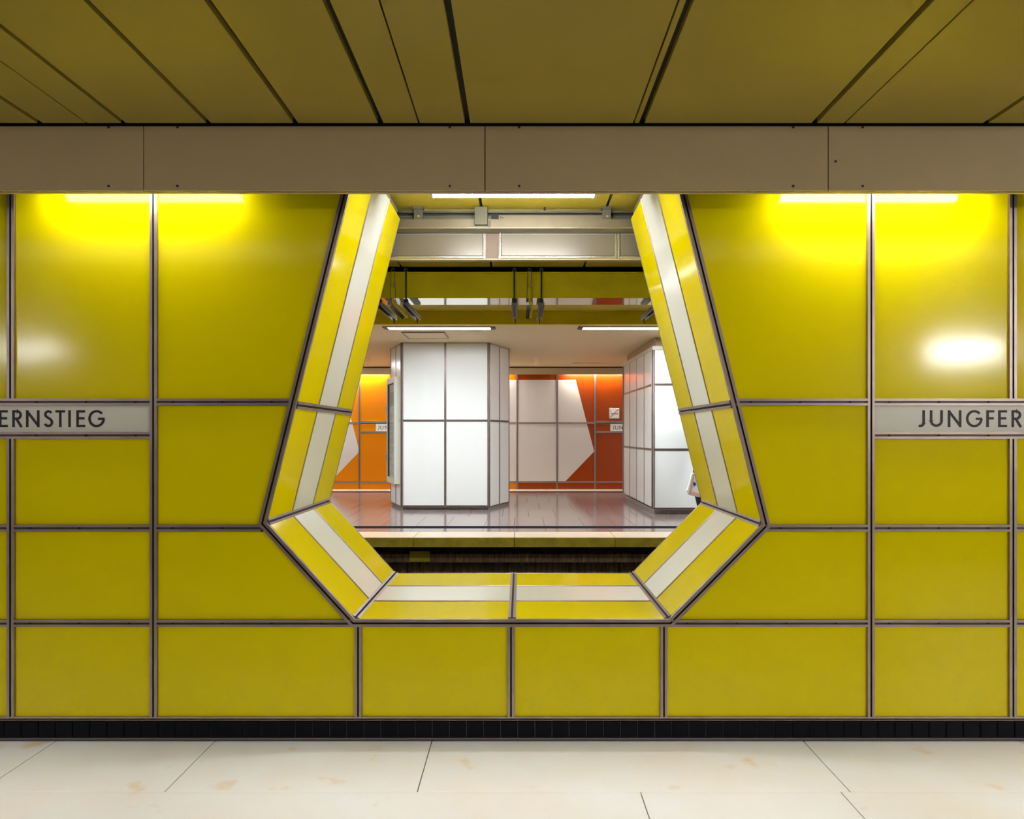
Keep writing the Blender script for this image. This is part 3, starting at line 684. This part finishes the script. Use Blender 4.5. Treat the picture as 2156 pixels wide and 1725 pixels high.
for a, c in zip(FVB, FVB[1:]):
    col = 'orange' if c <= 1089 else 'red'
    rows_ = [(TOPF,890),(890,1014),(1014,1030)]
    if (a,c) in signcols: rows_ = [(TOPF,887),(912,1014),(1014,1030)]
    if a == 757: plate('wall_panel', rect(fx(759),fx(791.5),fzz(908),fzz(893)), (0,WY+0.012,0), (1,0,0), (0,0,1), WN, 0.012, M[col], fw, b=0)
    if a == 1253: plate('wall_panel', rect(fx(1255),fx(1285),fzz(908),fzz(893)), (0,WY+0.012,0), (1,0,0), (0,0,1), WN, 0.012, M[col], fw, b=0)
    for y0, y1 in rows_:
        cell = rect(fx(a+1.2), fx(c-1.2), fzz(y1), fzz(y0))
        plate('wall_panel', cell, (0,WY+0.012,0), (1,0,0), (0,0,1), WN, 0.012, M[col], fw, b=0.002)
        if y0 < 1014:
            for hx in HEX:
                r = in_hex(cell, hx)
                if r and abs(area(r)) > 1e-4: plate('white_inlay', r, (0,WY,0), (1,0,0), (0,0,1), WN, 0.003, M['greywhite'], fw, b=0)
    A = lambda py, e0=a+1.5, e1=c-1.5: ((fx(e0),WY,fzz(py)), (fx(e1),WY,fzz(py)))
    hs = (888.5, 910, 1015) if (a,c) in signcols else (891, 1015)
    for py in hs:
        p0, p1 = A(py); bar('transom', p0, p1, WN, fw, wd=0.036, h=0.014, g=0.2, mats=[M['alu_bright'] if col == 'orange' else M['alu'], M['groove_grey']])
for v in FVB:
    bar('mullion', (fx(v),WY,fzz(TOPF)), (fx(v),WY,fzz(1029)), WN, fw, wd=0.038, h=0.016, g=0.24, mats=[M['alu'], M['groove_grey']])
for (a, c, tx0), lb in (((791.5,919,795),'small station name plate on the orange wall, cut off by the display case'), ((1285,1415,1289),'small station name plate on the red wall, cut off by the second pillar')):
    o = empty('station_sign', (fx((a+c)/2), WY, fzz(908)), label=lb, cat='sign', group='name plates on the far wall')
    plate('sign_plate', rect(fx(a), fx(c), fzz(908), fzz(893)), (0,WY+0.010,0), (1,0,0), (0,0,1), WN, 0.012, M['sign'], o, b=0)
    write(o, fx(tx0), WY-0.001, fzz(905), 0.086)
# far fascia
ff = box_ob('trim_5', -XW, XW, WY-0.30, WY-0.28, PZ(788.5,WY-0.3), PZ(778.5,WY-0.3), M['fascia'], label='grey metal fascia along the top of the far wall', cat='fascia', kind='structure')
box_ob('fascia_slot', -XW, XW, WY-0.27, WY-0.25, PZ(782,WY-0.3), SZ, M['black'], ff)
box_ob('fascia_top', -XW, XW, WY-0.305, WY-0.285, PZ(779.5,WY-0.3), SZ-0.03, M['fascia'], ff)
for i, px in enumerate((500, 750, 1003, 1255, 1508)):
    o = lamp('strip_lamp', fx(px), WY-0.16, PZ(786,WY-0.16), 1.30, 0.05, 0.045, 'em_farcove', ('lit strip lamp behind the far fascia, hidden beyond the yellow lining','lit strip lamp behind the far fascia over the orange panels','lit strip lamp behind the far fascia, hidden by the white pillar','lit strip lamp behind the far fascia over the red panels','lit strip lamp behind the far fascia, hidden by the second pillar')[i], 'strip lamps behind the far fascia', body_h=0.02)
    for sx in (-0.4, 0.4): box_ob('hanger', fx(px)+sx-0.01, fx(px)+sx+0.01, WY-0.17, WY-0.15, PZ(786,WY-0.16)+0.06, SZ, M['lampbody'], o)
# no-smoking plate
ns = empty('no_smoking_sign', (fx(1293), WY, fzz(881)), label='small square white sign with a cigarette crossed out in red on the red wall', cat='sign')
plate('sign_plate', rect(fx(1282.5), fx(1304), fzz(881.5), fzz(859.5)), (0,WY,0), (1,0,0), (0,0,1), WN, 0.012, M['alu_bright'], ns, b=0.003)
plate('sign_face', rect(fx(1284), fx(1302.5), fzz(880), fzz(861)), (0,WY-0.012,0), (1,0,0), (0,0,1), WN, 0.002, M['sign'], ns, b=0)
def mark(px0, py0, px1, py1, wd, m, nm, y=0.0141):
    mb = MB(); ribbon(mb, [(fx(px0),fzz(py0)), (fx(px1),fzz(py1))], wd, 0.0015); mb.v = [v+Vector((0,WY-y,0)) for v in mb.v]; mb.build(nm, M[m], ns)
mark(1285.5, 871.5, 1301, 871.5, 0.014, 'ink', 'cigarette'); mark(1286, 868, 1286, 864, 0.007, 'ink', 'smoke'); mark(1284.8, 879, 1301.8, 862, 0.014, 'redink', 'slash', 0.0157)
mark(1287, 869, 1286, 867.5, 0.006, 'ink', 'smoke')

# --- pillars
def pillar_faces(o, faces, z0, z1, zbars, barw=0.035):
    """faces: (p, q, columns, labels); p->q seen from outside left to right"""
    for (p, q_, n) in faces:
        p, q_ = Vector((*p,0)), Vector((*q_,0)); e = (q_-p).normalized(); L = (q_-p).length; N = Vector((e.y,-e.x,0))
        zz = [z0]+zbars+[z1]
        for i in range(n):
            a, c = L*i/n, L*(i+1)/n
            for k in range(len(zz)-1):
                plate('pillar_panel', rect(a+barw*0.45, c-barw*0.45, zz[k]+(barw*0.45 if k else 0.0), zz[k+1]-(barw*0.45 if k < len(zz)-2 else 0.0)), p, e, (0,0,1), N, 0.012, M['white'], o, b=0.003)
            for zb in zbars: bar('transom', p+e*(a+barw*0.4)+N*0.004+Vector((0,0,zb)), p+e*(c-barw*0.4)+N*0.004+Vector((0,0,zb)), N, o, wd=barw, h=0.012, g=0.2, mats=[M['alu'], M['groove_grey']])
            if i: bar('mullion', p+e*a+N*0.004+Vector((0,0,z0)), p+e*a+N*0.004+Vector((0,0,z1)), N, o, wd=barw, h=0.013, g=0.24, mats=[M['alu'], M['groove_grey']])
def pillar_core(o, pts, z0, z1, zc, plz):
    b = MB(); b.prism([(x_,y_,z0) for x_, y_ in pts], (0,0,z1-z0)); b.build('core', M['alu'], o)
    cx = sum(p[0] for p in pts)/len(pts); cy = sum(p[1] for p in pts)/len(pts)
    b = MB(); b.prism([(cx+(x_-cx)*0.985,cy+(y_-cy)*0.985,FZ) for x_, y_ in pts], (0,0,plz-FZ)); b.build('plinth', M['plinth'], o)
    if zc: b = MB(); b.prism([(cx+(x_-cx)*0.97,cy+(y_-cy)*0.97,z1) for x_, y_ in pts], (0,0,zc-z1)); b.build('shadow_gap', M['fascia'], o)
P1 = [(-1.83,11.9),(-0.485,11.9),(-0.19,12.8),(-0.20,13.6),(-0.485,14.5),(-1.83,14.5),(-2.13,13.6),(-2.15,12.8)]
def pz1(py): return PZ(py, 11.9)
pl = empty('pillar', (-1.16, 13.2, FZ), label='white panelled octagonal pillar with a display case on its side', cat='pillar')
plz = pz1(1068)
pillar_core(pl, P1, plz, SZ, None, plz)
fcs = [(P1[i], P1[(i+1)%8], 2) for i in range(8)]
pillar_faces(pl, fcs, plz+0.01, SZ-0.01, [pz1(886)])
for i in range(8):
    p = Vector((*P1[i],0)); c0 = Vector((-1.16,13.2,0)); n = (p-c0); n = Vector((n.x, n.y, 0))
    a, b_ = Vector((*P1[i-1],0)), Vector((*P1[(i+1)%8],0))
    e1, e2 = (p-a).normalized(), (b_-p).normalized(); n = (Vector((e1.y,-e1.x,0))+Vector((e2.y,-e2.x,0))).normalized()
    bar('corner_bar', p+Vector((0,0,plz)), p+Vector((0,0,SZ)), n, pl, wd=0.045, h=0.018, g=0.22, mats=[M['alu'], M['groove_grey']])
bar('base_rail', (-1.83,11.89,plz+0.015), (-0.485,11.89,plz+0.015), WN, pl, wd=0.03, h=0.015, mats=[M['alu'], M['groove']])

P2 = [(1.965,11.2),(4.6,11.2),(4.6,13.95),(1.915,13.95)]
pz2 = lambda py: PZ(py, 11.2)
p2 = empty('pillar', (3.28, 12.6, FZ), label='white panelled square pillar next to the striped lining, behind the walking person', cat='pillar')
pillar_core(p2, P2, pz2(1070), pz2(731), SZ, pz2(1074))
pillar_faces(p2, [(P2[0],P2[1],3),(P2[1],P2[2],4),(P2[2],P2[3],3),(P2[3],P2[0],4)], pz2(1069), pz2(737), [pz2(947), pz2(810)])
b = MB(); b.prism([(P2[0][0]-0.02,11.17,pz2(737)),(4.62,11.17,pz2(737)),(4.62,13.97,pz2(737)),(P2[3][0]-0.02,13.97,pz2(737))], (0,0,pz2(729)-pz2(737))); b.build('cap_band', M['caseframe'], p2)
for i in range(4):
    p = Vector((*P2[i],0)); a, b_ = Vector((*P2[i-1],0)), Vector((*P2[(i+1)%4],0))
    e1, e2 = (p-a).normalized(), (b_-p).normalized(); n = (Vector((e1.y,-e1.x,0))+Vector((e2.y,-e2.x,0))).normalized()
    bar('corner_bar', p+Vector((0,0,pz2(1070))), p+Vector((0,0,pz2(737))), n, p2, wd=0.05, h=0.022, g=0.22, mats=[M['alu'], M['groove_grey']])
bar('base_rail', (1.965,11.19,pz2(1071)), (4.6,11.19,pz2(1071)), WN, p2, wd=0.03, h=0.015, mats=[M['alu'], M['groove']])

# --- display case on the pillar's chamfer
a, c = Vector((*P1[7],0)), Vector((*P1[0],0)); e = (c-a).normalized(); N = Vector((e.y,-e.x,0)); L = (c-a).length
dz0, dz1 = PZ(1018, 12.2), PZ(795, 12.2)
O = a+N*0.013+e*(L*0.5-0.36)
dc = empty('display_case', O+Vector((0,0,dz0)), label='tall cream framed notice display case fixed to the white pillar', cat='display case')
W_, T_ = 0.70, 0.085
def dbox(name, u0, u1, v0, v1, t0, t1, m, parent=dc, bevel=0.0):
    b = MB(); P = lambda u, t, v: O+e*u+N*t+Vector((0,0,v))
    b.add([P(u0,t0,v0),P(u1,t0,v0),P(u1,t1,v0),P(u0,t1,v0),P(u0,t0,v1),P(u1,t0,v1),P(u1,t1,v1),P(u0,t1,v1)], [(0,3,2,1),(4,5,6,7),(0,1,5,4),(1,2,6,5),(2,3,7,6),(3,0,4,7)])
    return b.build(name, m, parent, bevel=bevel)
dbox('case_back', 0, W_, dz0, dz1, 0, T_*0.6, M['caseframe'])
dr = dbox('door_frame', 0, W_, dz0, dz0+0.09, T_*0.6, T_, M['caseframe'])
dbox('rail', 0, W_, dz1-0.09, dz1, T_*0.6, T_, M['caseframe'], dr); dbox('stile', 0, 0.07, dz0+0.09, dz1-0.09, T_*0.6, T_, M['caseframe'], dr); dbox('stile', W_-0.07, W_, dz0+0.09, dz1-0.09, T_*0.6, T_, M['caseframe'], dr)
ps = dbox('poster', 0.075, W_-0.075, dz0+0.10, dz1-0.10, T_*0.6, T_*0.6+0.003, M['poster'])
dbox('gasket', 0.07, 0.085, dz0+0.09, dz1-0.09, T_*0.6, T_*0.97, M['groove'], dr); dbox('gasket', 0.07, W_-0.07, dz1-0.10, dz1-0.09, T_*0.6, T_*0.97, M['groove'], dr)
dbox('glass_pane', 0.086, W_-0.071, dz0+0.092, dz1-0.101, T_*0.85, T_*0.85+0.004, M['glass'], dr)
for v, hh in ((0.80, 0.22), (0.62, 0.14), (0.40, 0.10)):
    zc = dz0+(dz1-dz0)*v; dbox('printed_block', 0.12, W_-0.12, zc-hh/2, zc+hh/2, T_*0.6+0.003, T_*0.6+0.0045, M['printgrey'] if hh > 0.2 else M['greywhite'], ps)
for v in (0.24, 0.71): dbox('hinge', -0.02, 0.02, dz0+(dz1-dz0)*v-0.04, dz0+(dz1-dz0)*v+0.04, T_*0.5, T_+0.012, M['alu'])

# --- the passer-by with a tote bag
PYD = 10.85
pxm = PX(1473, PYD); G0 = FZ
person = empty('person', (pxm, PYD, G0), label='walking person in dark trousers carrying a white tote bag', cat='person')
def skin(name, verts, edges, radii, m, parent, sub=2, root=0):
    me = bpy.data.meshes.new(name); me.from_pydata([Vector(v)+Vector((pxm,PYD,G0)) for v in verts], edges, []); me.materials.append(m)
    o = link(name, me, parent); md = o.modifiers.new('skin', 'SKIN'); md.use_smooth_shade = True
    lay = me.skin_vertices[0].data if me.skin_vertices else None
    if lay is None:
        bm = bmesh.new(); bm.from_mesh(me); bm.verts.layers.skin.verify(); bm.to_mesh(me); bm.free(); lay = me.skin_vertices[0].data
    for i, r in enumerate(radii): lay[i].radius = (r, r) if not isinstance(r, tuple) else r
    lay[root].use_root = True
    s = o.modifiers.new('sub', 'SUBSURF'); s.levels = sub; s.render_levels = sub
    return o
# walking towards -x, seen in profile; the near arm (towards the camera, -y) holds the bag
V = [(0,0,0.92),(0.01,0,1.10),(0.0,0,1.30),(0.0,0,1.43),(-0.015,0,1.50),(-0.035,0,1.575),(-0.035,0,1.68),      # pelvis .. head top
     (0,-0.09,0.88),(-0.06,-0.10,0.48),(0.02,-0.10,0.08),(-0.12,-0.10,0.035),                              # near leg
     (0,0.09,0.88),(0.05,0.10,0.49),(0.24,0.10,0.14),(0.13,0.10,0.05),                                      # far leg
     (0,-0.18,1.39),(0.02,-0.22,1.12),(-0.04,-0.23,0.88),(-0.06,-0.235,0.81),                               # near arm
     (0,0.18,1.39),(0.06,0.22,1.12),(0.00,0.23,0.90),(-0.02,0.235,0.82)]
Ed = [(0,1),(1,2),(2,3),(3,4),(4,5),(5,6),(0,7),(7,8),(8,9),(9,10),(0,11),(11,12),(12,13),(13,14),(3,15),(15,16),(16,17),(17,18),(3,19),(19,20),(20,21),(21,22)]
Rd = [0.125,0.115,0.13,0.10,0.055,0.105,0.10, 0.085,0.06,0.042,0.036, 0.085,0.06,0.042,0.036, 0.06,0.042,0.03,0.035, 0.06,0.042,0.03,0.035]
body = skin('body', V, Ed, Rd, M['skin'], person)
tv = [0,1,7,8,9,11,12,13]; tr_ = {v:i for i,v in enumerate(tv)}
tV = [V[i] for i in tv]; tV[1] = (0.005,0,1.12)
skin('trousers', tV, [(tr_[a_],tr_[b_]) for a_,b_ in Ed if a_ in tr_ and b_ in tr_], [0.14,0.13,0.10,0.077,0.062,0.10,0.077,0.062], M['trousers'], person)
jv = [1,2,3,15,16,17,19,20,21]; jr = {v:i for i,v in enumerate(jv)}; jV = [V[i] for i in jv]; jV[0] = (0.0,0,0.80)
skin('jacket', jV, [(jr[a_],jr[b_]) for a_,b_ in Ed if a_ in jr and b_ in jr], [0.165,0.165,0.12,0.08,0.06,0.045,0.08,0.06,0.045], M['jacket'], person)
skin('hair', [(-0.02,0,1.73),(0.03,0,1.68),(0.045,0,1.56),(0.04,0,1.48)], [(0,1),(1,2),(2,3)], [0.085,0.11,0.09,0.06], M['hair'], person)
for s_, pts in ((-1, [(0.05,-0.10,0.05),(-0.06,-0.10,0.05),(-0.15,-0.10,0.035)]), (1, [(0.27,0.10,0.13),(0.18,0.10,0.07),(0.11,0.10,0.04)])):
    skin('shoe', pts, [(0,1),(1,2)], [0.046,0.046,0.034], M['shoe'], person)
for j, hx in enumerate(((-0.06,-0.235,0.81), (-0.02,0.235,0.82))):
    hx = Vector(hx)
    for k in range(4):
        yo = -0.03+0.02*k; ln = (0.85,1.0,0.95,0.75)[k]
        skin('finger', [hx+Vector((0.0,yo,-0.01)), hx+Vector((-0.02,yo,-0.05*ln)), hx+Vector((0.0,yo,-0.085*ln)), hx+Vector((0.022,yo,-0.075*ln))], [(0,1),(1,2),(2,3)], [0.010,0.009,0.009,0.008], M['skin'], body, 1)
    skin('thumb', [hx+Vector((0.0,-0.035,0.0)), hx+Vector((-0.035,-0.04,-0.03)), hx+Vector((-0.04,-0.02,-0.06))], [(0,1),(1,2)], [0.012,0.010,0.009], M['skin'], body, 1)
for yo in (-0.028, 0.028):
    b = MB(); b.tube((pxm-0.105, PYD+yo, G0+1.645), (pxm-0.121, PYD+yo, G0+1.645), 0.011, 8); b.build('eye', M['shoe'], body)
skin('nose', [(-0.105,0,1.635),(-0.128,0,1.60)], [(0,1)], [0.012,0.016], M['skin'], body, 1)
b = MB(); b.tube((pxm-0.108, PYD-0.022, G0+1.56), (pxm-0.108, PYD+0.022, G0+1.56), 0.008, 8); b.build('mouth', M['redink'], body)
for yo in (-0.085, 0.085): skin('ear', [(-0.03,yo,1.64),(-0.03,yo,1.59)], [(0,1)], [0.016,0.012], M['skin'], body, 1)
# tote bag hanging from the hand
BD = PYD-0.235
bx = lambda px: PX(px, BD); bzp = lambda py: PZ(py, BD)
bag = empty('tote_bag', (bx(1462), BD, bzp(1047)), label='white cloth tote bag with pink hem and dark blue emblem', cat='bag')
pts = [(1456,996),(1452,1012),(1447,1030),(1444,1034),(1449,1042),(1470,1047),(1484,1045),(1488,1020),(1484,996)]
b = MB(); n = len(pts)
def bring(px, py, t, s=1.0): return (bx(1468+(px-1468)*s), BD+t, bzp(1020+(py-1020)*s))
fr = [bring(*p, -0.025, 0.97) for p in pts]; m0 = [bring(*p, 0.0) for p in pts]; bk = [bring(*p, 0.04, 0.97) for p in pts]
b.add(fr+m0+bk, [tuple(range(n)), tuple(range(3*n-1, 2*n-1, -1))]+[(r*n+i, r*n+(i+1)%n, (r+1)*n+(i+1)%n, (r+1)*n+i) for r in (0,1) for i in range(n)])
b.build('bag_body', M['tote'], bag)
hm = MB(); hp = [(1451,1040),(1456,1034.5),(1470,1040),(1484,1041),(1483,1044.5),(1470,1046),(1455,1043.5)]
hm.prism([bring(*p, -0.0285, 0.97) for p in hp], (0,0.006,0)); hm.build('pink_hem', M['totepink'], bag)
sp = MB(); sp.prism([bring(*p, -0.0285, 0.97) for p in [(1458,997),(1461,998),(1452.5,1040),(1448,1041)]], (0,0.006,0)); sp.build('side_strap', M['strap'], bag)
em = MB(); em.prism([bring(*p, -0.0275, 0.97) for p in [(1459,1015),(1463,1016),(1464,1019),(1465.5,1020),(1462.5,1021.5),(1462,1024),(1459.5,1022.5),(1458,1018)]], (0,0.004,0)); em.build('emblem', M['blueprint'], bag)
hx = Vector((pxm-0.06, BD, G0+0.735))
for yo, (pa, pb) in ((-0.014, (1459,1478)), (0.03, (1461,1480))):
    hb = MB(); A, B_ = Vector(bring(pa,999,yo)), Vector(bring(pb,998,yo)); prev = A
    for k in range(1, 9):
        t = k/8; top = Vector((hx.x, BD+yo*0.4, hx.z)); p = A*(1-t)**2+top*2.0*t*(1-t)+B_*t**2-(A+B_)*0.0
        hb.tube(prev, p, 0.007, 6); prev = p
    hb.build('handle', M['strap'], bag)
